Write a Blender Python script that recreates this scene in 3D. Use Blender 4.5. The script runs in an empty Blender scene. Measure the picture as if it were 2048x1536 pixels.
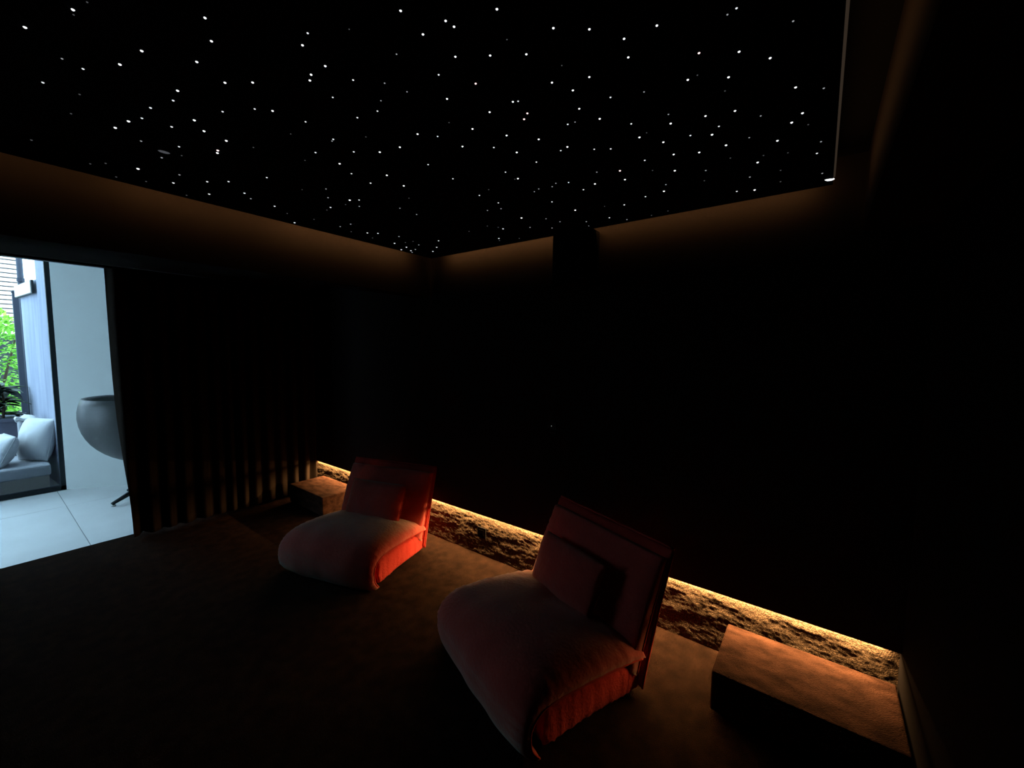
import bpy, bmesh, math, random
from mathutils import Vector, Matrix, noise
random.seed(7)
scene = bpy.context.scene
C = scene.collection
PI = math.pi

# ------------------------------------------------------------------ camera
# room axes: u runs along the LED wall towards the door wall, v runs towards the LED wall.  world X = v, world Y = u
F_PX, PITCH, ROLL, YAW, HC = 818.44, 0.0813917, -0.0115867, 0.6438081, 1.65
def W(u, v, z): return Vector((v, u, z))
def cam_axes():
    cp, sp = math.cos(PITCH), math.sin(PITCH)
    fwd = Vector((0, cp, -sp)); rt = Vector((1, 0, 0)); dn = Vector((0, -sp, -cp))
    c, s = math.cos(ROLL), math.sin(ROLL)
    r = c * rt + s * dn; d = -s * rt + c * dn
    ua = Vector((-math.cos(YAW), math.sin(YAW), 0)); va = Vector((math.sin(YAW), math.cos(YAW), 0))
    f = lambda p: Vector((p.dot(va), p.dot(ua), p.z))
    return f(r), f(d), f(fwd)
RT, DN, FW = cam_axes()
cd = bpy.data.cameras.new('camera'); cam = bpy.data.objects.new('camera', cd); C.objects.link(cam)
cd.sensor_fit = 'HORIZONTAL'; cd.sensor_width = 36.0; cd.lens = F_PX / 2048 * 36.0; cd.clip_start = 0.02; cd.clip_end = 200
m = Matrix((RT, -DN, -FW)).transposed().to_4x4(); m.translation = Vector((0, 0, HC)); cam.matrix_world = m
scene.camera = cam
def px(x, y, u=None, v=None, z=None):        # a photo pixel on the plane u=, v= or z=
    d = RT * ((x - 1024) / F_PX) + DN * ((y - 768) / F_PX) + FW
    if z is not None: t = (z - HC) / d.z
    elif u is not None: t = u / d.y
    else: t = v / d.x
    return (t * d.y, t * d.x, HC + t * d.z)

# ------------------------------------------------------------------ world, sun, exposure
SKY, SUN = 8.4, 6.0
LED, COVE, STAR = 760.0, 8.0, 1.0
wd = bpy.data.worlds.new('overcast_sky'); scene.world = wd; wd.use_nodes = True
bg = wd.node_tree.nodes['Background']; bg.inputs[0].default_value = (0.54, 0.80, 1.0, 1); bg.inputs[1].default_value = SKY
sd = bpy.data.lights.new('sun', 'SUN'); sd.energy = SUN; sd.angle = 0.02; sd.color = (1, 0.93, 0.82)
so = bpy.data.objects.new('sun', sd); C.objects.link(so)
so.rotation_euler = Vector((-0.15, 0.62, -0.78)).to_track_quat('-Z', 'Y').to_euler(); so.location = (0, 6, 12)
vs = scene.view_settings; vs.view_transform = 'Standard'; vs.look = 'None'; vs.gamma = 1; vs.exposure = 0; vs.use_curve_mapping = False

# ------------------------------------------------------------------ materials
def mat(name, col, rough=0.9, var=None, scale=20, bump=0, bscale=None, sheen=0, metal=0, spec=0.2, stretch=None, detail=4, sheen_tint=None, sheen_rough=0.4):
    mt = bpy.data.materials.new(name); mt.use_nodes = True
    nt = mt.node_tree; N = nt.nodes; b = N['Principled BSDF']
    b.inputs['Base Color'].default_value = (*col, 1); b.inputs['Roughness'].default_value = rough
    b.inputs['Metallic'].default_value = metal; b.inputs['Specular IOR Level'].default_value = spec
    if sheen:
        b.inputs['Sheen Weight'].default_value = sheen; b.inputs['Sheen Roughness'].default_value = sheen_rough
        b.inputs['Sheen Tint'].default_value = (*(sheen_tint or col), 1)
    tc = N.new('ShaderNodeTexCoord'); mp = N.new('ShaderNodeMapping'); nt.links.new(tc.outputs['Object'], mp.inputs[0])
    if stretch: mp.inputs['Scale'].default_value = stretch
    if var:
        n = N.new('ShaderNodeTexNoise'); n.inputs['Scale'].default_value = scale; n.inputs['Detail'].default_value = detail
        nt.links.new(mp.outputs[0], n.inputs['Vector'])
        r = N.new('ShaderNodeValToRGB'); r.color_ramp.elements[0].position = 0.35; r.color_ramp.elements[1].position = 0.68
        r.color_ramp.elements[0].color = (*col, 1); r.color_ramp.elements[1].color = (*var, 1)
        nt.links.new(n.outputs[0], r.inputs[0]); nt.links.new(r.outputs[0], b.inputs['Base Color'])
    if bump:
        n2 = N.new('ShaderNodeTexNoise'); n2.inputs['Scale'].default_value = bscale or scale; n2.inputs['Detail'].default_value = 3
        nt.links.new(mp.outputs[0], n2.inputs['Vector'])
        bp = N.new('ShaderNodeBump'); bp.inputs['Strength'].default_value = bump; bp.inputs['Distance'].default_value = 0.01
        nt.links.new(n2.outputs[0], bp.inputs['Height']); nt.links.new(bp.outputs[0], b.inputs['Normal'])
    return mt
def emit(name, col, s, sample=True):
    mt = bpy.data.materials.new(name); mt.use_nodes = True; nt = mt.node_tree
    nt.nodes.remove(nt.nodes['Principled BSDF'])
    e = nt.nodes.new('ShaderNodeEmission'); e.inputs[0].default_value = (*col, 1); e.inputs[1].default_value = s
    nt.links.new(e.outputs[0], nt.nodes['Material Output'].inputs[0])
    if not sample: mt.cycles.emission_sampling = 'NONE'
    return mt
def glass(name, tint=(0.93, 0.97, 1.0)):
    mt = bpy.data.materials.new(name); mt.use_nodes = True; nt = mt.node_tree
    nt.nodes.remove(nt.nodes['Principled BSDF'])
    t = nt.nodes.new('ShaderNodeBsdfTransparent'); t.inputs[0].default_value = (*tint, 1)
    g = nt.nodes.new('ShaderNodeBsdfGlossy'); g.inputs['Roughness'].default_value = 0.02
    f = nt.nodes.new('ShaderNodeFresnel'); f.inputs[0].default_value = 1.3
    mx = nt.nodes.new('ShaderNodeMixShader')
    nt.links.new(f.outputs[0], mx.inputs[0]); nt.links.new(t.outputs[0], mx.inputs[1]); nt.links.new(g.outputs[0], mx.inputs[2])
    nt.links.new(mx.outputs[0], nt.nodes['Material Output'].inputs[0])
    return mt
M = dict(
    carpet=mat('brown_carpet', (0.013, 0.0074, 0.0048), 1, (0.031, 0.0168, 0.0105), 13, 0.9, 260, spec=0.02, detail=8),
    boxcarpet=mat('box_carpet', (0.020, 0.0102, 0.0066), 1, (0.056, 0.028, 0.018), 20, 0.9, 240, spec=0.02, stretch=(1.0, 0.45, 1), detail=8),
    black=mat('black_acoustic_fabric', (0.006, 0.0055, 0.0055), 1, bump=0.3, bscale=500, spec=0.02),
    brownwall=mat('dark_brown_fabric', (0.014, 0.0105, 0.009), 1, bump=0.2, bscale=400, spec=0.02),
    starcloth=mat('star_ceiling_cloth', (0.006, 0.006, 0.008), 1, spec=0.02),
    toe=mat('shaggy_toe_carpet', (0.024, 0.018, 0.0125), 1, (0.075, 0.056, 0.038), 120, 1.0, 170, spec=0.02, detail=6),
    velvet=mat('terracotta_velvet', (0.52, 0.046, 0.036), 0.95, (0.60, 0.058, 0.044), 14, 0.35, 60, sheen=0.85, sheen_tint=(.34, .62, .52), sheen_rough=0.6, spec=0.05),
    boxing=mat('terracotta_boxing_velvet', (0.50, 0.050, 0.038), 0.95, (0.58, 0.062, 0.046), 14, 0.4, 70, sheen=0.12, sheen_tint=(.8, .5, .45), spec=0.05),
    piping=mat('terracotta_piping', (0.50, 0.06, 0.045), 0.9, sheen=0.3, sheen_tint=(1, .5, .4), spec=0.05),
    curtain=mat('taupe_curtain_velvet', (0.028, 0.021, 0.016), 1, sheen=0.0, sheen_tint=(.6, .5, .4), spec=0.03),
    blackplastic=mat('black_plastic', (0.01, 0.01, 0.01), 0.6),
    alu=mat('dark_anodised_profile', (0.05, 0.05, 0.05), 0.5, metal=0.6),
    white=mat('white_plaster', (0.56, 0.58, 0.565), 0.9, spec=0.1),
    tile=mat('pale_concrete_tile', (0.82, 0.82, 0.81), 0.5, (0.87, 0.87, 0.86), 2.5, spec=0.35),
    grout=mat('grey_grout', (0.42, 0.42, 0.42), 0.9),
    frame=mat('charcoal_window_frame', (0.012, 0.016, 0.018), 0.5),
    track=mat('pale_grey_track', (0.55, 0.57, 0.58), 0.6),
    shell=mat('grey_leather_shell', (0.05, 0.053, 0.052), 0.45, spec=0.4),
    chrome=mat('brushed_metal', (0.35, 0.35, 0.35), 0.35, metal=0.9),
    cushion=mat('white_outdoor_fabric', (0.45, 0.45, 0.45), 0.95, bump=0.15, bscale=80),
    mattress=mat('grey_mattress_fabric', (0.24, 0.245, 0.26), 0.95),
    base=mat('taupe_daybed_base', (0.22, 0.20, 0.17), 0.9),
    planter=mat('slate_planter', (0.10, 0.10, 0.13), 0.8),
    rear=mat('blue_grey_render', (0.19, 0.205, 0.26), 0.95, (0.26, 0.275, 0.33), 3, stretch=(3, 3, .35)),
    post=mat('dark_post', (0.035, 0.04, 0.055), 0.7),
    leaf=mat('bright_green_leaf', (0.16, 0.42, 0.05), 0.8, (0.30, 0.58, 0.08), 6),
    darkleaf=mat('dark_green_leaf', (0.02, 0.035, 0.022), 0.5, spec=0.5),
    stem=mat('brown_stem', (0.06, 0.04, 0.025), 0.9),
    board=mat('white_painted_board', (0.55, 0.54, 0.53), 0.9),
    ground=mat('patio_paving', (0.40, 0.41, 0.42), 0.9),
    lampglass=mat('white_opal_panel', (0.78, 0.82, 0.82), 0.4),
)
WARM = (1.0, 0.52, 0.20)

# ------------------------------------------------------------------ helpers
def link(name, bm, mt, parent=None, smooth=False, recalc=True):
    me = bpy.data.meshes.new(name)
    if recalc: bmesh.ops.recalc_face_normals(bm, faces=bm.faces)
    bm.to_mesh(me); bm.free()
    if smooth:
        for p in me.polygons: p.use_smooth = True
    me.materials.append(mt)
    o = bpy.data.objects.new(name, me); C.objects.link(o)
    if parent: o.parent = parent
    return o
def tag(o, label=None, cat=None, group=None, kind=None):
    if label: o['label'] = label
    if cat: o['category'] = cat
    if group: o['group'] = group
    if kind: o['kind'] = kind
    return o
def empty(name, loc, rz=0):
    o = bpy.data.objects.new(name, None); C.objects.link(o); o.location = loc; o.rotation_euler = (0, 0, rz)
    o.empty_display_size = 0.1
    return o
def bm_box(bm, a, b, bevel=0, seg=2):
    """axis-aligned box between local points a, b"""
    r = bmesh.ops.create_cube(bm, size=1)
    c = [(a[i] + b[i]) / 2 for i in range(3)]; s = [abs(b[i] - a[i]) for i in range(3)]
    for v in r['verts']: v.co = Vector((c[0] + v.co.x * s[0], c[1] + v.co.y * s[1], c[2] + v.co.z * s[2]))
    if bevel:
        es = list({e for v in r['verts'] for e in v.link_edges})
        bmesh.ops.bevel(bm, geom=es, offset=bevel, segments=seg, affect='EDGES', profile=0.6)
def ubox(name, u, v, z, mt, parent=None, bevel=0, origin=(0, 0, 0), seg=2):
    """box given in room axes (u, v, z ranges)"""
    bm = bmesh.new(); o = Vector(origin)
    bm_box(bm, W(u[0], v[0], z[0]) - o, W(u[1], v[1], z[1]) - o, bevel, seg)
    return link(name, bm, mt, parent)
def struct(o, label=None, cat=None): return tag(o, label, cat, kind='structure')
def bm_tube(bm, pts, r, n=8, closed=False):
    pts = [Vector(p) for p in pts]; rings = []
    k = len(pts); ref = Vector((0.13, 0.21, 0.97)).normalized()
    for i, p in enumerate(pts):
        a = pts[(i - 1) % k] if (closed or i) else p; b = pts[(i + 1) % k] if (closed or i < k - 1) else p
        t = (b - a).normalized(); x = t.cross(ref)
        if x.length < 1e-3: x = t.cross(Vector((1, 0, 0)))
        x.normalize(); y = t.cross(x).normalized()
        rr = r[i] if isinstance(r, (list, tuple)) else r
        rings.append([bm.verts.new(p + x * rr * math.cos(2 * PI * j / n) + y * rr * math.sin(2 * PI * j / n)) for j in range(n)])
    for i in range(k if closed else k - 1):
        A, B = rings[i], rings[(i + 1) % k]
        for j in range(n): bm.faces.new((A[j], A[(j + 1) % n], B[(j + 1) % n], B[j]))
    if not closed:
        bm.faces.new(rings[0]); bm.faces.new(rings[-1][::-1])
def bm_lathe(bm, prof, n=24, c=(0, 0, 0)):
    c = Vector(c); rings = []
    for r, z in prof:
        rings.append([bm.verts.new(c + Vector((r * math.cos(2 * PI * j / n), r * math.sin(2 * PI * j / n), z))) for j in range(n)])
    for A, B in zip(rings, rings[1:]):
        for j in range(n): bm.faces.new((A[j], A[(j + 1) % n], B[(j + 1) % n], B[j]))
    bm.faces.new(rings[0]); bm.faces.new(rings[-1])
def catmull(pts, n):
    P = [Vector(p) for p in pts]; P = [2 * P[0] - P[1]] + P + [2 * P[-1] - P[-2]]
    out = []; segs = len(P) - 3
    for i in range(n + 1):
        t = i / n * segs; k = min(int(t), segs - 1); t -= k
        a, b, c, d = P[k:k + 4]
        out.append(0.5 * ((2 * b) + (c - a) * t + (2 * a - 5 * b + 4 * c - d) * t * t + (3 * b - a - 3 * c + d) * t ** 3))
    return out

# ------------------------------------------------------------------ the cinema room
ZS, ZTOP, ZSOF = 2.38, 2.52, 2.302          # star raft, slab above it, lowered soffit
UC, UA, VB, VF = -0.36, 4.73, 2.375, -2.9  # wall planes
TOE_V, TOE_Z = 2.414, 0.350
struct(ubox('floor', (UC - .2, UA + .02), (VF - .2, 2.7), (-0.12, 0), M['carpet']), 'dark brown carpet covering the cinema room floor', 'floor')
struct(ubox('ceiling', (UC - .2, UA + .1), (VF - .2, 2.7), (ZTOP, ZTOP + .15), M['black']), 'black ceiling slab above the floating star panel', 'ceiling')
struct(ubox('wall_back', (UC - .2, UA + .1), (VB, 2.7), (TOE_Z, ZTOP), M['brownwall']), 'black fabric wall hanging over the glowing floor strip', 'wall')
struct(ubox('wall_right', (UC - .2, UC), (VF, 2.7), (0, ZTOP), M['black']), 'black fabric side wall beside the carpeted box', 'wall')
struct(ubox('wall_front', (UC - .2, UA + .1), (VF - .2, VF), (0, ZTOP), M['black']), 'black front wall behind the viewer', 'wall')
DV0, DV1, DZ = -0.6, 1.25, 2.30            # doorway in the door wall
bm = bmesh.new()
bm_box(bm, W(UA, VF, 0), W(UA + .1, DV0, ZTOP)); bm_box(bm, W(UA, DV1, 0), W(UA + .1, 2.7, ZTOP)); bm_box(bm, W(UA, DV0, DZ), W(UA + .1, DV1, ZTOP))
struct(link('wall_left', bm, M['black']), 'black wall with the wide doorway to the bright room', 'wall')
struct(ubox('trim_1', (2.65, UA), (VF, VB), (ZSOF, ZTOP), M['brownwall']), 'lowered dark brown soffit along the doorway side', 'soffit')
struct(ubox('trim_3', (2.65, 2.80), (VF, VB), (2.09, ZSOF), M['brownwall']), 'dark brown beam catching the cove glow along the doorway side', 'beam')
struct(ubox('trim_2', (UC, -0.115), (VF, VB), (2.18, ZTOP), M['brownwall']), 'narrow dark brown pelmet along the right wall', 'pelmet')

# shaggy toe wall under the back wall: real lumps, fine pile in the material
bm = bmesh.new(); NU, NZ = 760, 56; rows = []
for i in range(NU + 1):
    uu = UC + (UA - UC) * i / NU; row = []
    for j in range(NZ + 1):
        z = TOE_Z * j / NZ
        a = noise.noise((uu * 9, z * 22, 1.3)) * 0.006 + noise.noise((uu * 30, z * 60, 4.1)) * 0.0035 + noise.noise((uu * 80, z * 120, 8.7)) * 0.0025
        row.append(bm.verts.new(W(uu, TOE_V - a * (0.35 + 0.65 * min(1, (1 - j / NZ) * 6)), z)))
    rows.append(row)
for i in range(NU):
    for j in range(NZ): bm.faces.new((rows[i][j], rows[i + 1][j], rows[i + 1][j + 1], rows[i][j + 1]))
bk = [[bm.verts.new(W(uu, TOE_V + .2, z)) for z in (0, TOE_Z)] for uu in (UC, UA)]
bm.faces.new((bk[0][0], bk[0][1], bk[1][1], bk[1][0]))
struct(link('baseboard_back', bm, M['toe'], smooth=True, recalc=False), 'shaggy golden brown toe wall lit from above', 'skirting')

# LED strips --------------------------------------------------------------
def led_strip(name, label, u, v, z, face, strength, group, col=WARM):
    """channel along u or v; face = unit direction (u, v, z) the diffuser looks"""
    c = W((u[0] + u[1]) / 2, (v[0] + v[1]) / 2, (z[0] + z[1]) / 2)
    r = empty(name, c)
    ubox('channel', u, v, z, M['alu'], r, origin=c)
    f = W(*face); lo = W(u[0], v[0], z[0]); hi = W(u[1], v[1], z[1])
    a, b = Vector(lo), Vector(hi)
    for k in range(3):
        if f[k] > 0: a[k] = hi[k]; b[k] = hi[k] + .003
        elif f[k] < 0: b[k] = lo[k]; a[k] = lo[k] - .003
        elif hi[k] - lo[k] < .1: a[k] += .002; b[k] -= .002
    bm = bmesh.new()
    if face[2] < 0:                          # flush diffuser looking straight down
        zz = a.z + .0022 - c.z; a -= c; b -= c
        bm.faces.new([bm.verts.new(p) for p in ((a.x, a.y, zz), (a.x, b.y, zz), (b.x, b.y, zz), (b.x, a.y, zz))])
    else:                                    # flush diffuser looking sideways at the wall
        k = 0 if f[0] else 1; w = 1 - k; p0 = (b[k] if f[k] > 0 else a[k]) - .002 * f[k]; a -= c; b -= c; p0 -= c[k]
        def q(t, z): r_ = [0, 0, z]; r_[k] = p0; r_[w] = t; return bm.verts.new(r_)
        bm.faces.new((q(a[w], a.z), q(b[w], a.z), q(b[w], b.z), q(a[w], b.z)))
    link('diffuser', bm, emit('led_' + name, col, strength), r, recalc=False)
    return tag(r, label, 'light strip', group)
led_strip('led_strip', 'long warm strip light under the back wall above the carpet', (UC + .05, UA - .08), (VB + .020, VB + .034), (TOE_Z - .004, TOE_Z - .0), (0, 0, -1), LED, None)

# floating star panel -----------------------------------------------------
RU0, RU1, RV0, RV1, LIP = 0.0, 2.54, -2.2, 2.29, .014
raft = struct(ubox('ceiling_star_panel', (RU0, RU1), (RV0, RV1), (ZS, ZS + .006), M['starcloth']), 'black floating ceiling panel dotted with tiny star lights', 'ceiling')
ubox('panel_core', (RU0 + LIP, RU1 - LIP), (RV0 + LIP, RV1 - LIP), (ZS + .006, ZS + .07), M['starcloth'], raft)
CG = 'cove strips around the star ceiling'
zc = (ZS + .012, ZS + .034)
def cove(label, u, v, face, s): return led_strip('led_strip', label, u, v, zc, face, s * COVE, CG)
cove('cove strip along the doorway side, brightest piece nearest the far corner', (RU1 - LIP, RU1 - LIP + .006), (1.15, 2.12), (1, 0, 0), 5.5)
cove('cove strip along the doorway side, middle dimmer piece', (RU1 - LIP, RU1 - LIP + .006), (0.45, 1.15), (1, 0, 0), 3.2)
cove('cove strip along the doorway side, dimmest piece at the picture edge', (RU1 - LIP, RU1 - LIP + .006), (-2.0, 0.45), (1, 0, 0), 1.4)
cove('cove strip on the back wall between far corner and dark ceiling speaker', (1.25, 2.43), (RV1 - LIP, RV1 - LIP + .006), (0, 1, 0), 5.0)
cove('cove strip on the back wall right of the dark ceiling speaker', (0.06, 1.25), (RV1 - LIP, RV1 - LIP + .006), (0, 1, 0), 3.0)
cove('faint cove strip along the right wall', (RU0 + LIP - .006, RU0 + LIP), (-2.0, 2.2), (-1, 0, 0), 1.15)

cs = [o for o in C.objects if o.type == 'EMPTY' and o.get('label', '').startswith('faint cove')][0]
bm = bmesh.new(); bm_box(bm, W(-.0065, -2.0, ZS + .001) - cs.location, W(0, 2.2, ZS + .005) - cs.location)
link('added_edge_glow', bm, emit('dim_edge_glow', (1, .70, .48), .03, False), cs)  # glowing sliver added to draw the thin bright line along the panel edge
STARS = {
 (0, 0): [(711,93,3),(244,265,3),(850,20,.7),(1999,173,3),(1382,495,3),(605,571,1.2),(810,670,2),(1169,627,3),(1919,602,3),(418,803,2),(776,919,1),(1732,883,3),(1689,979,2.5),(1468,1050,2.5),(693,1107,1),(1384,1151,2),(1253,1181,3),(1895,1171,3),(718,143,.6)],
 (420, 0): [(1859,104,3),(953,322,2.5),(1357,284,.8),(14,400,3),(902,440,3),(1819,527,1.5),(1124,643,3),(986,727,3),(974,783,3),(146,805,3),(416,803,3),(1396,779,2.5),(1703,810,1.5),(1921,894,1.3),(1197,948,2),(1667,981,1.3),(123,1087,2.2),(436,1061,2.2),(610,1080,2.7),(1633,1082,2),(1437,1146,2.3),(932,1186,2)],
 (840, 0): [(750,88,3),(250,202,3),(332,259,3),(1301,273,3),(1652,284,3),(29,334,3),(1990,377,3),(848,385,.9),(345,552,2.7),(684,540,3),(1037,528,3),(2031,558,3),(1383,638,.9),(182,728,2.5),(543,814,3.1),(1287,804,3),(1651,750,2.8),(1491,880,3),(264,963,2.7),(1858,948,2.5),(906,991,2.8),(957,986,2.2),(679,1092,3),(1047,1104,3.1),(1015,1161,3.1),(1553,1059,2.6),(1753,1157,3),(1441,1211,2.5),(1512,1189,1.2),(283,1194,1.1)],
 (1260, 0): [(1039,79,2.4),(950,141,1.6),(1591,205,1.7),(262,248,3),(673,516,3.1),(1064,503,3),(1367,565,3),(657,732,1),(564,777,3),(961,752,3),(137,895,1.5),(926,886,1),(1615,851,2.8),(1890,859,1.8),(1024,1080,2.7),(375,1114,1.6),(736,1130,2.6),(1275,1129,1.5),(1682,1102,2.8),(1577,1194,3),(12,1206,2.5),(397,1203,3),(1738,1214,.9)],
 (0, 250): [(1124,25,2.8),(1674,16,2.5),(1990,58,2.8),(306,145,1),(1376,155,1.7),(1746,210,1.9),(1577,317,1.7),(1346,425,3),(1030,372,1.1),(1750,484,1.6),(1691,563,2.5),(2021,551,2.4),(2040,672,2.4),(880,377,.7),(1133,505,.7),(1772,297,.6),(1820,684,.6),(1425,549,.6)],
 (420, 250): [(159,152,3),(76,246,3.1),(72,271,3),(787,86,.8),(423,217,1),(1202,138,2.5),(1190,155,1.5),(1520,115,.9),(2024,87,2.7),(1852,215,2.7),(1029,267,2.5),(1402,260,2.5),(1656,263,3),(926,343,.7),(1264,376,2.7),(1380,473,2.2),(1725,489,2.6),(554,511,2.2),(181,550,2.2),(1566,565,2.5),(1890,592,2.6),(336,663,2.4),(398,717,1.5),(1131,622,1.6),(1151,707,1.8),(1363,731,2.8),(1454,730,2),(1456,792,1.6),(1322,775,.8),(630,790,2.3),(1176,802,2.2),(1140,828,.9),(1940,712,1),(1852,810,1.6),(2015,871,1.6),(753,861,.7),(825,951,2.5),(1372,965,1.6),(1270,989,1.3),(1377,1039,1),(1535,1051,2.3),(1638,1055,2),(1585,1100,1),(1843,1086,1.8),(1800,1152,2.5),(1906,1145,.9),(1916,1190,2.4),(1866,1214,2.4),(1980,1133,.7),(2036,1168,1.5),(2003,1212,1.5),(898,629,.6),(1014,919,.6)],
 (840, 250): [(512,37,3),(172,110,2),(845,101,2.7),(1158,138,3),(414,208,2.6),(720,218,2.5),(944,266,3),(1437,212,3),(1373,248,2.2),(1699,235,2),(1860,231,2.5),(1135,360,2.5),(79,385,2),(1950,445,3.1),(834,458,2.2),(1724,458,1.6),(321,523,2.2),(955,521,2.8),(925,527,1),(1999,531,2.6),(1325,567,1.5),(1289,600,1.7),(1449,559,1.9),(1706,573,2.7),(1158,622,1.6),(1115,649,1.3),(1594,629,2.3),(670,629,1.1),(579,685,2.2),(764,758,2),(1287,748,2),(790,815,1.6),(658,832,1.6),(1992,777,2.5),(1514,829,2.6),(990,905,2.7),(1229,913,1.2),(1847,903,2),(2018,921,1.3),(1365,942,1.2),(1622,941,1.5),(1642,985,2),(1073,997,1.6),(1287,1003,1.5),(810,1011,2.5),(763,997,.9),(657,984,.8),(478,1036,.9),(769,1105,2.3),(775,1126,1),(968,1105,.8),(181,1128,1.9),(163,1191,2),(1800,792,.6)],
 (1260, 250): [(867,12,2),(92,119,3),(162,75,.7),(589,101,2.4),(800,93,3),(325,166,2.8),(1163,122,1.3),(1438,152,2.6),(1863,161,1.6),(937,196,3),(675,266,2.8),(1823,275,2),(426,286,2.6),(979,321,1),(144,343,2.3),(1302,296,.8),(1540,270,.7),(1245,364,2.8),(220,442,1),(437,444,2.7),(739,442,1.7),(1469,441,.9),(1875,470,1.2),(1169,506,1.7),(725,542,.9),(1468,551,1.1),(350,580,1.6),(331,644,2.7),(1042,646,2),(1215,632,2.7),(151,697,2.2),(210,880,.7),(370,837,.7)],
}
star_px = [(ox + x * .20508, oy + y * .20508, b) for (ox, oy), L in STARS.items() for x, y, b in L] + [(821.9, 501, 2.4), (824.2, 504.3, 1.3), (865.8, 502.5, 2)]
star_mats = [emit('star_faint', (.9, .95, 1), .075 * STAR, False), emit('star_dim', (.9, .95, 1), .32 * STAR, False), emit('star_mid', (.93, .97, 1), .85 * STAR, False), emit('star_bright', (.95, .98, 1), 2.6 * STAR, False), emit('star_rosy', (1, .62, .6), 2.4 * STAR, False)]
star_me = []
for smt in star_mats:
    bm = bmesh.new(); bmesh.ops.create_uvsphere(bm, u_segments=8, v_segments=5, radius=1)
    me = bpy.data.meshes.new('star'); bm.to_mesh(me); bm.free(); me.materials.append(smt); star_me.append(me)
star_uv = [(*px(x, y, z=ZS)[:2], b) for x, y, b in star_px]
rs = random.Random(12)                      # the same sky goes on over the part of the panel outside the picture
while len(star_uv) < 296:
    u, v = rs.uniform(.1, 2.45), rs.uniform(-2.1, .7); q = W(u, v, ZS - HC); dz = q.dot(FW)
    if dz > .05 and abs(q.dot(RT)) / dz * F_PX < 1040 and q.dot(DN) / dz * F_PX > -790: continue
    star_uv.append((u, v, rs.choice((1, 1.5, 2, 2.3, 2.7, 3))))
for u, v, b in star_uv:
    if not (RU0 < u < RU1 - .004 and v < RV1 - .004): 
        u = min(max(u, RU0 + .008), RU1 - .008); v = min(v, RV1 - .008)
    k = 4 if b > 3.05 else 3 if b >= 2.6 else 2 if b >= 1.9 else 1 if b >= 1.15 else 0
    dist = max(1.3, math.sqrt(u * u + v * v + (ZS - HC) ** 2))
    r = (1.15 + .36 * b) / F_PX * dist * .8
    s = bpy.data.objects.new('star', star_me[k]); C.objects.link(s); s.parent = raft
    s.location = W(u, v, ZS); s.scale = (r, r, r * .75)
u, v, z = px(328, 303.7, z=ZS)             # faint elongated emissive mark on the panel
s = bpy.data.objects.new('glowing_mark', star_me[0].copy()); s.data.materials[0] = emit('mark_glow', (.8, .85, .95), .075, False)
C.objects.link(s); s.parent = raft; a = px(315, 300, z=ZS); b = px(341, 307, z=ZS)
s.location = W(u, v, ZS); s.scale = (math.hypot(a[0] - b[0], a[1] - b[1]) / 2, .012, .004)
s.rotation_euler = (0, 0, math.atan2(b[0] - a[0], b[1] - a[1])); s['label'] = 'faint elongated glowing mark'
a = px(1663, 359.5, z=ZS); b = px(1671, 355, z=ZS)
s = bpy.data.objects.new('star', star_me[3]); C.objects.link(s); s.parent = raft  # stretched emissive spot set at the panel corner
s.location = W(.012, RV1 - .075, ZS); s.scale = (.018, .007, .006); s.rotation_euler = (0, 0, 1.9); s['label'] = 'large bright spot at the panel corner'

# ------------------------------------------------------------------ lounge chairs
def cushion(name, mid, top, bot, width, mt, parent, nx=44, ns=40, n=5.0, ends=6.0, pucker=0.004, seed=0, lump=0.004, freq=38, x0=0, edge_in=0.0, crease=0):
    """soft cushion: mid-line in (depth, height), thickness above / below it, rounded towards both side seams"""
    P = catmull([(d, z, 0) for d, z in mid], ns); bm = bmesh.new(); grids = []
    for sgn, th in ((1, top), (-1, bot)):
        g = []
        for i in range(ns + 1):
            s = i / ns; t = (P[min(i + 1, ns)] - P[max(i - 1, 0)]).normalized(); nrm = Vector((-t.y, t.x))
            e = max(0, 1 - abs(2 * s - 1) ** ends) ** (1 / ends); tt = th(s) if callable(th) else th; row = []
            for j in range(nx + 1):
                q = math.sin(PI / 2 * (2 * j / nx - 1)); gq = max(0, 1 - abs(q) ** n) ** (1 / n)
                off = sgn * tt * gq * e
                edge = max(0, (abs(q) - .72) / .28)
                pk = pucker * edge * (1 - edge * .5) * 2 * noise.noise((s * freq, seed * 3.7 + (1 if q > 0 else 0) * 5, q * 1.2)) * e
                lp = lump * noise.noise((s * 4 + seed, q * 3.2, seed * 1.7)) * e * gq
                if crease:
                    w_ = max(0, min(1, (s - .62) / .2)) * max(0, min(1, (1.0 - s) / .06)); lp += crease * w_ * gq * (abs(noise.noise((s * 34 + q * 2.0, q * 2.4, seed))) - .25)
                x = x0 + q * width / 2 * (1 - edge_in * math.sin(PI * s) ** 0.5 * 0 - edge_in * (1 - e)) + (pucker * .6 * noise.noise((s * freq * .8, seed + 9.1, 2.2)) * edge * (1 if q > 0 else -1))
                row.append(bm.verts.new((x, P[i].x + nrm.x * (off + pk + lp), P[i].y + nrm.y * (off + pk + lp))))
            g.append(row)
        for i in range(ns):
            for j in range(nx):
                f = (g[i][j], g[i][j + 1], g[i + 1][j + 1], g[i + 1][j]); bm.faces.new(f if sgn > 0 else f[::-1])
        grids.append(g)
    bmesh.ops.remove_doubles(bm, verts=bm.verts, dist=0.0004)
    o = link(name, bm, mt, parent, smooth=True)
    seam = [[Vector(g[0]) for g in ()]]
    return o, P
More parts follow.
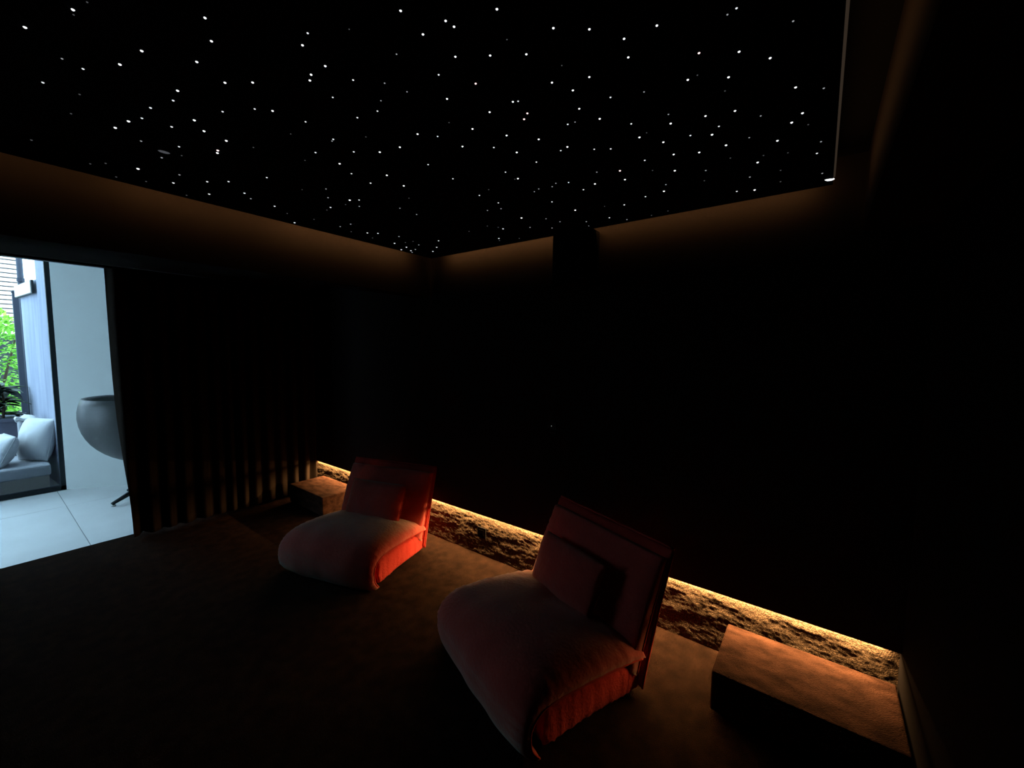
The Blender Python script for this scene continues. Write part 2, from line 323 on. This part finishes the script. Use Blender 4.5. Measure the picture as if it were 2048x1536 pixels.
def seam_line(P, x, parent, r=.0045, lo=0.0, hi=1.0, name='piping', wob=.002, seed=0):
    k = len(P) - 1; bm = bmesh.new()
    pts = [(x + wob * noise.noise((i * .7, seed, 0)), P[i].x, P[i].y) for i in range(int(lo * k), int(hi * k) + 1)]
    bm_tube(bm, pts, r, 6); return link(name, bm, M['piping'], parent, smooth=True)
def lounge_chair(O, waxis, label, seed):
    wu, wv = waxis; du, dv = -wv, wu                      # width axis (towards the far side) and depth axis
    if du * 0 + dv < 0: du, dv = -du, -dv
    c = W(O[0] + wu * .43 + du * .3, O[1] + wv * .43 + dv * .3, 0)
    root = empty('lounge_chair', c, math.atan2(-wu, -wv))
    sh = lambda L: [(d - .3, z) for d, z in L]
    base, P = cushion('lower_cushion', sh([(.0, .085), (.2, .095), (.42, .085), (.60, .072)]), lambda s: .11 - .035 * s, lambda s: .083 - .012 * s, .83, M['boxing'], root, n=9, ends=8, pucker=.011, seed=seed, lump=.003, freq=46)
    for sx in (-1, 1):
        bm = bmesh.new(); pts = []
        for i in range(0, len(P)):
            s = i / (len(P) - 1); pts.append((sx * .398, P[i].x, P[i].y - (.083 - .012 * s) * .90 * max(0, 1 - abs(2 * s - 1) ** 8) ** .125 + .004))
        bm_tube(bm, pts, .006, 6); link('piping', bm, M['piping'], base, smooth=True)
    seat, P = cushion('seat_cushion', sh([(-.030, .018), (-.075, .085), (-.075, .17), (-.015, .222), (.10, .232), (.30, .222), (.48, .205), (.60, .185)]),
                      lambda s: .060 + .045 * math.sin(PI * min(1, max(0, (s - .25) / .75))) ** .8, lambda s: .012, .88, M['velvet'], root, nx=48, ns=64, n=3.0, ends=9, pucker=.007, seed=seed + 2, lump=.007, freq=60, crease=.016)
    for sx in (-1, 1): seam_line(P, sx * .440, seat, .0045, .03, .97, seed=seed)
    back, P = cushion('back_cushion', sh([(.555, .10), (.60, .24), (.665, .42), (.725, .56), (.755, .63)]), lambda s: .085 - .035 * s, lambda s: .008, .85, M['velvet'], root, nx=44, ns=40, n=5, ends=7, pucker=.006, seed=seed + 5, lump=.006, freq=40)
    for sx in (-1, 1): seam_line(P, sx * .425, back, .0045, .03, .97, seed=seed + 1)
    shell, P = cushion('back_shell', sh([(.585, .03), (.625, .18), (.685, .38), (.750, .57), (.790, .672)]), .018, .022, .87, M['boxing'], root, nx=40, ns=36, n=10, ends=12, pucker=.002, seed=seed + 8, lump=.002)
    for sx in (-1, 1): seam_line(P, sx * .436, shell, .006, .01, .99, seed=seed + 2)
    bm = bmesh.new(); e = P[-1]
    bm_tube(bm, [(x * .0218 * 2 - .436, e.x, e.y + .002) for x in range(21)], .006, 6); link('piping', bm, M['piping'], shell, smooth=True)
    return tag(root, label, 'lounge chair', 'low terracotta velvet lounge chairs'), c
ch2, c2 = lounge_chair((.801, 1.321), (.939, .343), 'terracotta velvet lounge chair nearest the viewer, beside the right carpeted box', 3)
ch1, c1 = lounge_chair((2.33, 1.625), (.957, -.29), 'terracotta velvet lounge chair farther back, in front of the corner carpeted box', 11)
ch1.scale = (.97, .95, .97)
def pillow(parent_rot, c, wloc, dz, label, seed, size=(.50, .30)):
    ca = math.cos(parent_rot); sa = math.sin(parent_rot)
    lx, ly, lz = wloc; r = empty('lumbar_pillow', (c.x + ca * lx - sa * ly, c.y + sa * lx + ca * ly, lz), parent_rot)
    h = size[1]; ax = (.40, .917)                           # leans like the backrest
    mid = [(ax[0] * t * h, ax[1] * t * h) for t in (0, .33, .66, 1)]
    b, P = cushion('cover', mid, .062, .05, size[0], M['velvet'], r, nx=36, ns=30, n=2.6, ends=2.6, pucker=.005, seed=seed, lump=.006, freq=20)
    for sx in (-1, 1): seam_line(P, sx * size[0] / 2, b, .004, .02, .98, seed=seed)
    return tag(r, label, 'pillow', 'lumbar pillows')
pillow(ch2.rotation_euler.z, c2, (-.05, .155, .262), 0, 'terracotta lumbar pillow leaning on the chair nearest the viewer', 21)
pillow(ch1.rotation_euler.z, c1, (.0, .135, .262), 0, 'terracotta lumbar pillow leaning on the farther chair', 25, (.52, .30))

# ------------------------------------------------------------------ carpeted boxes
def carpet_box(u, v, label):
    c = W((u[0] + u[1]) / 2, (v[0] + v[1]) / 2, 0); r = empty('carpeted_box', c)
    b = ubox('body', u, v, (0.012, .20), M['boxcarpet'], r, .012, origin=c, seg=3)
    ubox('plinth', (u[0] + .02, u[1] - .02), (v[0] + .02, v[1] - .02), (0, .014), M['blackplastic'], r, origin=c)
    return tag(r, label, 'box', 'carpeted side boxes')
carpet_box((3.79, 4.47), (2.0, 2.385), 'brown carpeted box in the far corner beside the pleated curtain')
carpet_box((-.352, .315), (1.965, 2.385), 'brown carpeted box at the right against the black side wall')

# ------------------------------------------------------------------ curtain
bm = bmesh.new(); NV, NZc = 420, 26; rows = []
for i in range(NV + 1):
    t = i / NV; row = []
    for j in range(NZc + 1):
        z = .025 + (2.275 - .025) * j / NZc; lo = 1 - j / NZc
        v0 = .705 + .045 * lo - .02 * math.sin(lo * 5) * lo; vv = v0 + (2.372 - v0) * t
        ph = vv * 2 * PI / .125 + 2.6 * noise.noise((vv * 3.1, .4, 0)) + .35 * noise.noise((vv * 5, z * 1.6, 2))
        amp = (.034 + .022 * noise.noise((vv * 5.3, 7.7, 0))) * (.75 + .35 * lo)
        row.append(bm.verts.new(W(4.625 - amp * (math.sin(ph) + .25 * math.sin(2 * ph + 1)), vv, z)))
    rows.append(row)
for i in range(NV):
    for j in range(NZc): bm.faces.new((rows[i][j], rows[i + 1][j], rows[i + 1][j + 1], rows[i][j + 1]))
cr = empty('curtain', W(4.625, 1.5, 0)); cr['label'] = 'floor length dark taupe pleated curtain drawn beside the doorway'; cr['category'] = 'curtain'
o = link('pleated_panel', bm, M['curtain'], cr, smooth=True); o.location = -cr.location
sm = o.modifiers.new('cloth', 'SOLIDIFY'); sm.thickness = .005
bm = bmesh.new(); bm_box(bm, W(4.60, -1.6, 2.272) - cr.location, W(4.65, 2.37, 2.29) - cr.location); link('curtain_rail', bm, M['blackplastic'], cr)

# ------------------------------------------------------------------ wall devices
def pbox(name, u, v, z, mt, parent, c, bevel=0): return ubox(name, u, v, z, mt, parent, bevel, origin=c)
c = W(1.2, 2.28, 2.02); sp = empty('surround_speaker', c)
cab = pbox('cabinet', (1.115, 1.352), (2.20, 2.36), (2.05, 2.376), M['black'], sp, c, .006)
pbox('grille', (1.122, 1.345), (2.194, 2.20), (2.06, 2.366), M['starcloth'], sp, c, .003)
pbox('wall_bracket', (1.15, 1.25), (2.345, 2.363), (2.1, 2.25), M['blackplastic'], sp, c)
tag(sp, 'black surround speaker on the back wall interrupting the cove glow', 'speaker')
uu, vv, zz = px(1103, 852, v=VB - .008)
c = W(uu, VB, zz); ks = empty('wall_keypad', c)
pbox('plate', (uu - .04, uu + .04), (VB - .008, VB), (zz - .05, zz + .03), M['blackplastic'], ks, c, .003)
bm = bmesh.new(); bmesh.ops.create_uvsphere(bm, u_segments=8, v_segments=6, radius=.0028)
o = link('indicator_light', bm, emit('standby_led', (.9, 1, .9), .55, False), ks); o.location = W(0, -.0085, 0); o['label'] = 'tiny glowing standby light'
for k in range(3): pbox('button', (uu - .03 + k * .022, uu - .014 + k * .022), (VB - .011, VB - .008), (zz - .04, zz - .024), M['black'], ks, c)
tag(ks, 'small black wall keypad with a tiny white light on the back wall', 'keypad')
uu, vv, zz = px(962, 1066, v=TOE_V - .02)
c = W(uu, TOE_V, zz); ot = empty('power_outlet', c)
fr = pbox('cover_plate', (uu - .042, uu + .042), (TOE_V - .016, TOE_V), (zz - .042, zz + .042), M['black'], ot, c, .002)
for k in (-1, 1):
    bm = bmesh.new(); bmesh.ops.create_cone(bm, cap_ends=True, segments=12, radius1=.004, radius2=.004, depth=.003)
    for q in bm.verts: q.co = Vector((q.co.z, q.co.x, q.co.y))
    o = link('socket_hole', bm, M['black'], ot); o.location = W(k * .01, -.0175, 0)
pbox('socket_ring', (uu - .024, uu + .024), (TOE_V - .0175, TOE_V - .0155), (zz - .024, zz + .024), M['black'], ot, c, .001)
tag(ot, 'square black power outlet set in the shaggy toe wall', 'outlet')

# ------------------------------------------------------------------ bright room beyond the doorway
UW = 6.86; RW1 = 2.6                        # window plane; end of that room
fl = struct(ubox('floor_bright_room', (UA + .02, UW + .14), (-3.5, 3), (-0.12, -.006), M['grout']), 'pale tiled floor of the bright room', 'floor')
jv, ju = px(133, 1012, z=0)[1], px(133, 1012, z=0)[0]
bm = bmesh.new(); TS = 1.2
tile_me = None
us = [ju - TS * 2, ju - TS, ju]; k = 0
for a in range(-2, 2):
    for b in range(-4, 3):
        u0, u1 = ju + a * 1.42 + .003, ju + (a + 1) * 1.42 - .003; v0, v1 = jv + b * TS + .003, jv + (b + 1) * TS - .003
        u0, u1 = max(u0, UA + .021), min(u1, UW - .04); v0, v1 = max(v0, -3.38), min(v1, 2.9)
        if u1 - u0 < .05 or v1 - v0 < .05: continue
        o = ubox('floor_tile', (u0, u1), (v0, v1), (-.02, 0), M['tile'], fl, .0015, seg=1)
struct(ubox('ceiling_bright_room', (UA + .1, UW + .14), (-3.6, 3), (2.64, 2.8), M['white']), 'white ceiling of the bright room', 'ceiling')
struct(ubox('wall_bright_room_near', (UA + .1, UA + .14), (-3.46, DV0), (0, 2.64), M['white']), 'white wall on the near side of the bright room', 'wall')
struct(ubox('wall_bright_room_end', (UA + .1, UW + .14), (3, 3.15), (0, 2.8), M['white']), 'white far end wall of the bright room', 'wall')
struct(ubox('wall_bright_room_inner', (UA + .1, UA + .14), (DV1, 3), (0, 2.64), M['white']), 'white wall behind the curtain in the bright room', 'wall')
struct(ubox('wall_bright_room_lintel', (UA + .1, UA + .14), (DV0, DV1), (DZ, 2.64), M['white']), 'white lintel over the doorway', 'wall')
# obliquely set white wall right of the window
bm = bmesh.new(); a = (UW - .02, .606); b = (UW - .02 - .55 * .72 * 3.3, .606 + .55 * 3.3)
q = [W(a[0], a[1], 0), W(b[0], b[1], 0), W(UW + .14, b[1], 0), W(UW + .14, a[1], 0)]
lo = [bm.verts.new(p) for p in q]; hi = [bm.verts.new(p + Vector((0, 0, 2.64))) for p in q]
bm.faces.new(lo); bm.faces.new(hi)
for i in range(4): bm.faces.new((lo[i], lo[(i + 1) % 4], hi[(i + 1) % 4], hi[i]))
struct(link('wall_bright_room_back', bm, M['white']), 'plain white wall right of the dark window frame', 'wall')
# sliding window
wn = struct(empty('window_1', W(UW, -.8, 0)), 'tall sliding window with thin charcoal frame facing the patio', 'window'); wo = wn.location
def wpart(name, u, v, z, mt, bevel=0): return ubox(name, u, v, z, mt, wn, bevel, origin=wo)
wpart('frame_post', (UW, UW + .06), (.566, .606), (0, 2.60), M['frame'])
wpart('frame_post', (UW, UW + .06), (-1.0, -.94), (0, 2.60), M['frame'])
wpart('bottom_rail', (UW, UW + .06), (-1.0, .606), (0, .045), M['frame'])
wpart('head_track', (UW - .02, UW + .08), (-1.0, .606), (2.575, 2.64), M['track'])
for v0, v1 in ((-.94, .566),): wpart('pane', (UW + .027, UW + .033), (v0, v1), (.045, 2.575), glass('window_glass'))
struct(ubox('wall_facade', (UW, UW + .14), (-3.46, -1.0), (0, 2.64), M['white']), 'white facade wall left of the window', 'wall')
w2 = struct(empty('window_added_fill', W(5.8, -3.46, 0)), 'unseen side window added to let fill daylight into the bright room', 'window'); wo2 = w2.location  # unseen window, added to bring more daylight onto wall and chairs
for a_, b_ in ((UA + .1, UA + .16), (5.78, 5.84), (UW - .06, UW)): ubox('frame_post', (a_, b_), (-3.46, -3.40), (0, 2.6), M['frame'], w2, origin=wo2)
ubox('bottom_rail', (UA + .1, UW), (-3.46, -3.40), (0, .045), M['frame'], w2, origin=wo2); ubox('head_track', (UA + .1, UW), (-3.46, -3.40), (2.575, 2.64), M['track'], w2, origin=wo2)
for a_, b_ in ((UA + .16, 5.78), (5.84, UW - .06)): ubox('pane', (a_, b_), (-3.433, -3.427), (.045, 2.575), glass('window_glass'), w2, origin=wo2)
struct(ubox('wall_facade_upper', (UW + .0, UW + .14), (-4, 3), (2.64, 5.2), M['white']), 'white upper facade above the window', 'wall')

# swivel tub chair
c = W(5.85, 1.125, 0); tub = empty('tub_chair', c)
bm = bmesh.new(); nA, nB = 28, 14; g = []
for i in range(nA + 1):                     # open towards +v (world +X); back at -X
    az = math.radians(55) + math.radians(250) * i / nA; row = []
    for j in range(nB + 1):
        el = math.radians(-88 + (88 + 26) * j / nB)
        top = .5 if False else 1
        edge = min(i, nA - i) / nA; drop = max(0, .22 - edge) * 1.1
        x = .47 * math.cos(el) * math.cos(az); y = .44 * math.cos(el) * math.sin(az); z = .93 + .46 * math.sin(el) - (drop * .9 if j > 6 else 0) * (j - 6) / 8
        row.append(bm.verts.new((x + (.16 * (z - .5) * -.35), y, z)))
    g.append(row)
for i in range(nA):
    for j in range(nB): bm.faces.new((g[i][j], g[i + 1][j], g[i + 1][j + 1], g[i][j + 1]))
bmesh.ops.remove_doubles(bm, verts=bm.verts, dist=.002)
o = link('shell', bm, M['shell'], tub, smooth=True); s_ = o.modifiers.new('thick', 'SOLIDIFY'); s_.thickness = .05; s_.offset = 1
bm = bmesh.new(); bm_lathe(bm, [(.02, .50), (.26, .52), (.33, .57), (.33, .62), (.27, .66), (.02, .665)], 28); link('seat_cushion', bm, M['cushion'], tub, smooth=True)
bm = bmesh.new(); bm_tube(bm, [(0, 0, .08), (0, 0, .52)], .03, 14); link('pedestal', bm, M['chrome'], tub, smooth=True)
for k in range(4):
    a = math.radians(200 + 90 * k); dx, dy = math.cos(a), math.sin(a); bm = bmesh.new()
    bm_tube(bm, [(dx * .02, dy * .02, .13), (dx * .18, dy * .18, .095), (dx * .36, dy * .36, .03)], [.032, .026, .016], 8); leg = link('foot', bm, M['frame'], tub, smooth=True)
    bm = bmesh.new(); bm_lathe(bm, [(.012, 0), (.02, .002), (.02, .014), (.01, .022)], 10, (dx * .345, dy * .345, 0)); link('glide', bm, M['chrome'], leg)
tub.scale = (.93, .93, .97)
tag(tub, 'grey tub chair on a star base behind the curtain edge', 'chair')

# ------------------------------------------------------------------ patio
struct(ubox('ground', (UW + .14, 30), (-14, 14), (-.15, -.02), M['ground']), 'grey patio paving outside the window', 'ground')
c = W(7.5, -.3, 0); db = empty('daybed', c)
def dpart(n, u, v, z, mt, bv=0): return ubox(n, u, v, z, mt, db, bv, origin=c, seg=3)
dpart('base', (7.08, 7.86), (-1.3, .50), (-.02, .15), M['base'], .01); dpart('mattress', (7.04, 7.88), (-1.3, .515), (.15, .285), M['mattress'], .035)
tag(db, 'low grey daybed with mattress outside the window', 'daybed')
def soft(name, label, c, rz, size, tilt, mt, seed, grp=None):
    r = empty(name, c, rz); h = size[1]; ax = (math.sin(tilt), math.cos(tilt))
    mid = [(ax[0] * t * h, ax[1] * t * h) for t in (0, .33, .66, 1)]
    b, P = cushion('cover', mid, size[2], size[2], size[0], mt, r, nx=26, ns=24, n=2.1, ends=2.1, pucker=.004, seed=seed, lump=.01, freq=12)
    for sx in (-1, 1):
        o = seam_line(P, sx * size[0] / 2, b, .004, .02, .98); o.data.materials[0] = mt
    return tag(r, label, 'cushion', grp)
soft('scatter_cushion', 'large white cushion propped against the patio wall', W(7.40, .40, .287), math.radians(-62), (.42, .50, .12), .22, M['cushion'], 31, 'white daybed cushions')
soft('scatter_cushion', 'smaller white cushion lying against the large one', W(7.32, .10, .295), math.radians(-80), (.42, .36, .11), .42, M['cushion'], 35, 'white daybed cushions')
bm = bmesh.new(); P = []
for i in range(21):
    row = []
    for j in range(9):
        uu = 7.60 + .30 * i / 20; vv = .31 + .21 * j / 8
        row.append(bm.verts.new(W(uu, vv, .80 + .05 * noise.noise((uu * 9, vv * 12, 0)) - .12 * abs(j / 8 - .35) - .25 * max(0, i / 20 - .8))))
    P.append(row)
for i in range(20):
    for j in range(8): bm.faces.new((P[i][j], P[i + 1][j], P[i + 1][j + 1], P[i][j + 1]))
o = link('throw_blanket', bm, M['cushion'], smooth=True); sm = o.modifiers.new('thick', 'SOLIDIFY'); sm.thickness = .03
tag(o, 'crumpled white throw draped on the bolster behind the cushions', 'blanket')
bl = empty('bolster', W(7.74, .425, .285)); 
bm = bmesh.new(); bm_box(bm, (-.10, -.14, 0), (.10, .14, .44), .04, 3); link('cover', bm, M['mattress'], bl, smooth=True); tag(bl, 'grey upright bolster at the daybed corner', 'bolster')
c = W(8.6, -.3, 0); pl = empty('planter_box', c)
bm = bmesh.new(); bm_box(bm, W(8.3, -1.6, -.02) - c, W(8.9, .44, .69) - c, .01); link('box', bm, M['planter'], pl)
bm = bmesh.new(); bm_box(bm, W(8.28, -1.62, .66) - c, W(8.92, .46, .70) - c, .004); link('rim', bm, M['planter'], pl)
tag(pl, 'long slate coloured planter box behind the daybed', 'planter')
# side wall running out from the window, post at its end
bm = bmesh.new(); q = [(7.0, .606, 2.9), (7.6, .555, 2.9), (7.6, .555, 2.44), (8.55, .476, 2.44)]
lo_, hi_ = [], []
for u, v, z in q:
    lo_.append((bm.verts.new(W(u, v, -.02)), bm.verts.new(W(u, v + .2, -.02)))); hi_.append((bm.verts.new(W(u, v, z)), bm.verts.new(W(u, v + .2, z))))
for i in range(3):
    if i != 1:
        bm.faces.new((lo_[i][0], lo_[i + 1][0], hi_[i + 1][0], hi_[i][0])); bm.faces.new((lo_[i][1], lo_[i + 1][1], hi_[i + 1][1], hi_[i][1]))
    bm.faces.new((hi_[i][0], hi_[i + 1][0], hi_[i + 1][1], hi_[i][1]))
bm.faces.new((lo_[3][0], lo_[3][1], hi_[3][1], hi_[3][0])); bm.faces.new((lo_[0][0], lo_[0][1], hi_[0][1], hi_[0][0]))
struct(link('wall_patio', bm, M['rear']), 'blue grey rendered patio wall beside the daybed', 'wall')
c = W(8.97, .47, 0); pt = empty('patio_post', c)
bm = bmesh.new(); bm_box(bm, (-.045, -.05, -.02), (.045, .05, 2.36), .01); link('shaft', bm, M['post'], pt)
bm = bmesh.new(); bm_box(bm, (-.05, -.055, 2.36), (.075, .055, 2.40), .015); link('cap', bm, M['post'], pt)
tag(pt, 'dark square post at the end of the patio wall', 'post')
c = W(8.7, .50, 0); pt = empty('drain_pipe', c)
bm = bmesh.new(); bm_tube(bm, [(0, 0, -.02), (0, 0, 3.6)], .03, 10); link('pipe', bm, M['post'], pt, smooth=True)
bm = bmesh.new(); bm_tube(bm, [(0, 0, 2.5), (0, 0, 2.55)], .037, 10); link('pipe_clip', bm, M['post'], pt)
tag(pt, 'slim dark downpipe rising above the dark post', 'pipe')
a = W(7.6, .530, 2.27); b = W(8.6, .452, 2.27); wl = empty('wall_lamp_box', (a + b) / 2, math.atan2((b - a).y, (b - a).x) ); L = (b - a).length
bm = bmesh.new(); bm_box(bm, (-L / 2, -.005, 0), (L / 2, .016, .16), .002); link('housing', bm, M['frame'], wl)
bm = bmesh.new(); bm_box(bm, (-L / 2 + .03, .014, .010), (L / 2 - .012, .022, .150), .002); link('opal_panel', bm, M['lampglass'], wl)
tag(wl, 'pale box panel mounted high on the patio wall', 'wall panel')

# plants
def leaf_blade(bm, base, d, L, wd, droop):
    d = d.normalized(); side = d.cross(Vector((0, 0, 1)))
    if side.length < .05: side = Vector((1, 0, 0))
    side.normalize(); prev = None
    for i in range(6):
        t = i / 5; p = base + d * L * t + Vector((0, 0, -droop * t * t * L)); w_ = wd * math.sin(PI * (.12 + .86 * t)) ** .8 * (1 - .1 * t)
        cur = (bm.verts.new(p + side * w_), bm.verts.new(p + Vector((0, 0, -w_ * .35))), bm.verts.new(p - side * w_))
        if prev:
            bm.faces.new((prev[0], prev[1], cur[1], cur[0])); bm.faces.new((prev[1], prev[2], cur[2], cur[1]))
        prev = cur
rp = random.Random(4)
def strap_plant(c, label, n, h, L, wd):
    r = empty('leafy_plant', c)
    bm = bmesh.new(); bm_tube(bm, [(0, 0, 0), (.02, .01, h * .5), (.0, .03, h)], [.014, .011, .007], 7); link('stem', bm, M['stem'], r, smooth=True)
    for k in range(n):
        a = 2 * PI * k / n * 2.4 + rp.uniform(-.4, .4); e = rp.uniform(.05, .9); zz_ = h * (.10 + .90 * k / n)
        bm = bmesh.new(); leaf_blade(bm, Vector((0, .01, zz_)), Vector((math.cos(a), math.sin(a), e)), L * rp.uniform(.75, 1.15), wd, rp.uniform(.2, .7)); link('leaf', bm, M['darkleaf'], r, smooth=True)
    return tag(r, label, 'plant', 'dark plants in the slate planter')
strap_plant(W(8.44, .24, .70), 'dark strap leaved plant beside the dark patio post', 46, .44, .27, .045)
strap_plant(W(8.5, .02, .70), 'dark strap leaved plant in the middle of the slate planter', 46, .42, .28, .045)
strap_plant(W(8.6, -.25, .70), 'dark strap leaved plant at the picture edge of the planter', 40, .42, .30, .045)
bh = empty('green_shrub', W(9.7, .15, 0))
bm = bmesh.new()
for k in range(5):
    a = k * 1.3; bm_tube(bm, [(0, 0, -.02), (.12 * math.cos(a), .12 * math.sin(a), .9), (.32 * math.cos(a), .32 * math.sin(a), 1.8)], [.03, .022, .01], 6)
link('stems', bm, M['stem'], bh, smooth=True)
bm = bmesh.new()
for k in range(3200):
    d = Vector((rp.gauss(0, 1), rp.gauss(0, 1), rp.gauss(0, 1))).normalized(); rr = rp.uniform(.55, 1) ** .5
    p = Vector((d.x * .46 * rr, d.y * .5 * rr, 1.32 + d.z * .90 * rr)); dd = (d + Vector((rp.uniform(-.7, .7), rp.uniform(-.7, .7), rp.uniform(-.5, .3)))).normalized()
    L = rp.uniform(.05, .09); s = dd.cross(Vector((rp.uniform(-1, 1), rp.uniform(-1, 1), 1))).normalized() * L * .3
    vs_ = [bm.verts.new(p), bm.verts.new(p + dd * L * .5 + s), bm.verts.new(p + dd * L), bm.verts.new(p + dd * L * .5 - s)]; bm.faces.new(vs_)
o = link('foliage', bm, M['leaf'], bh, recalc=False); o['kind'] = 'stuff'
tag(bh, 'bright green sunlit shrub behind the planter', 'shrub')
# neighbouring house
c = W(16, -1, 0); nh = empty('neighbour_house', c)
bm = bmesh.new(); bm_box(bm, W(16.06, -7, -.02) - c, W(19, .95, 5.6) - c); link('wall', bm, M['frame'], nh)
bm = bmesh.new(); bm_box(bm, W(0, -6, 0), W(.055, 1.97, .082), .004, 1); bme = bpy.data.meshes.new('weatherboard'); bmesh.ops.recalc_face_normals(bm, faces=bm.faces); bm.to_mesh(bme); bm.free(); bme.materials.append(M['board'])
for k in range(32):
    o = bpy.data.objects.new('weatherboard', bme); C.objects.link(o); o.parent = nh; o.location = (0, 0, 1.9 + k * .108); o.rotation_euler = (0, -.0, 0)
tag(nh, 'white weatherboarded house beyond the shrub', 'house')
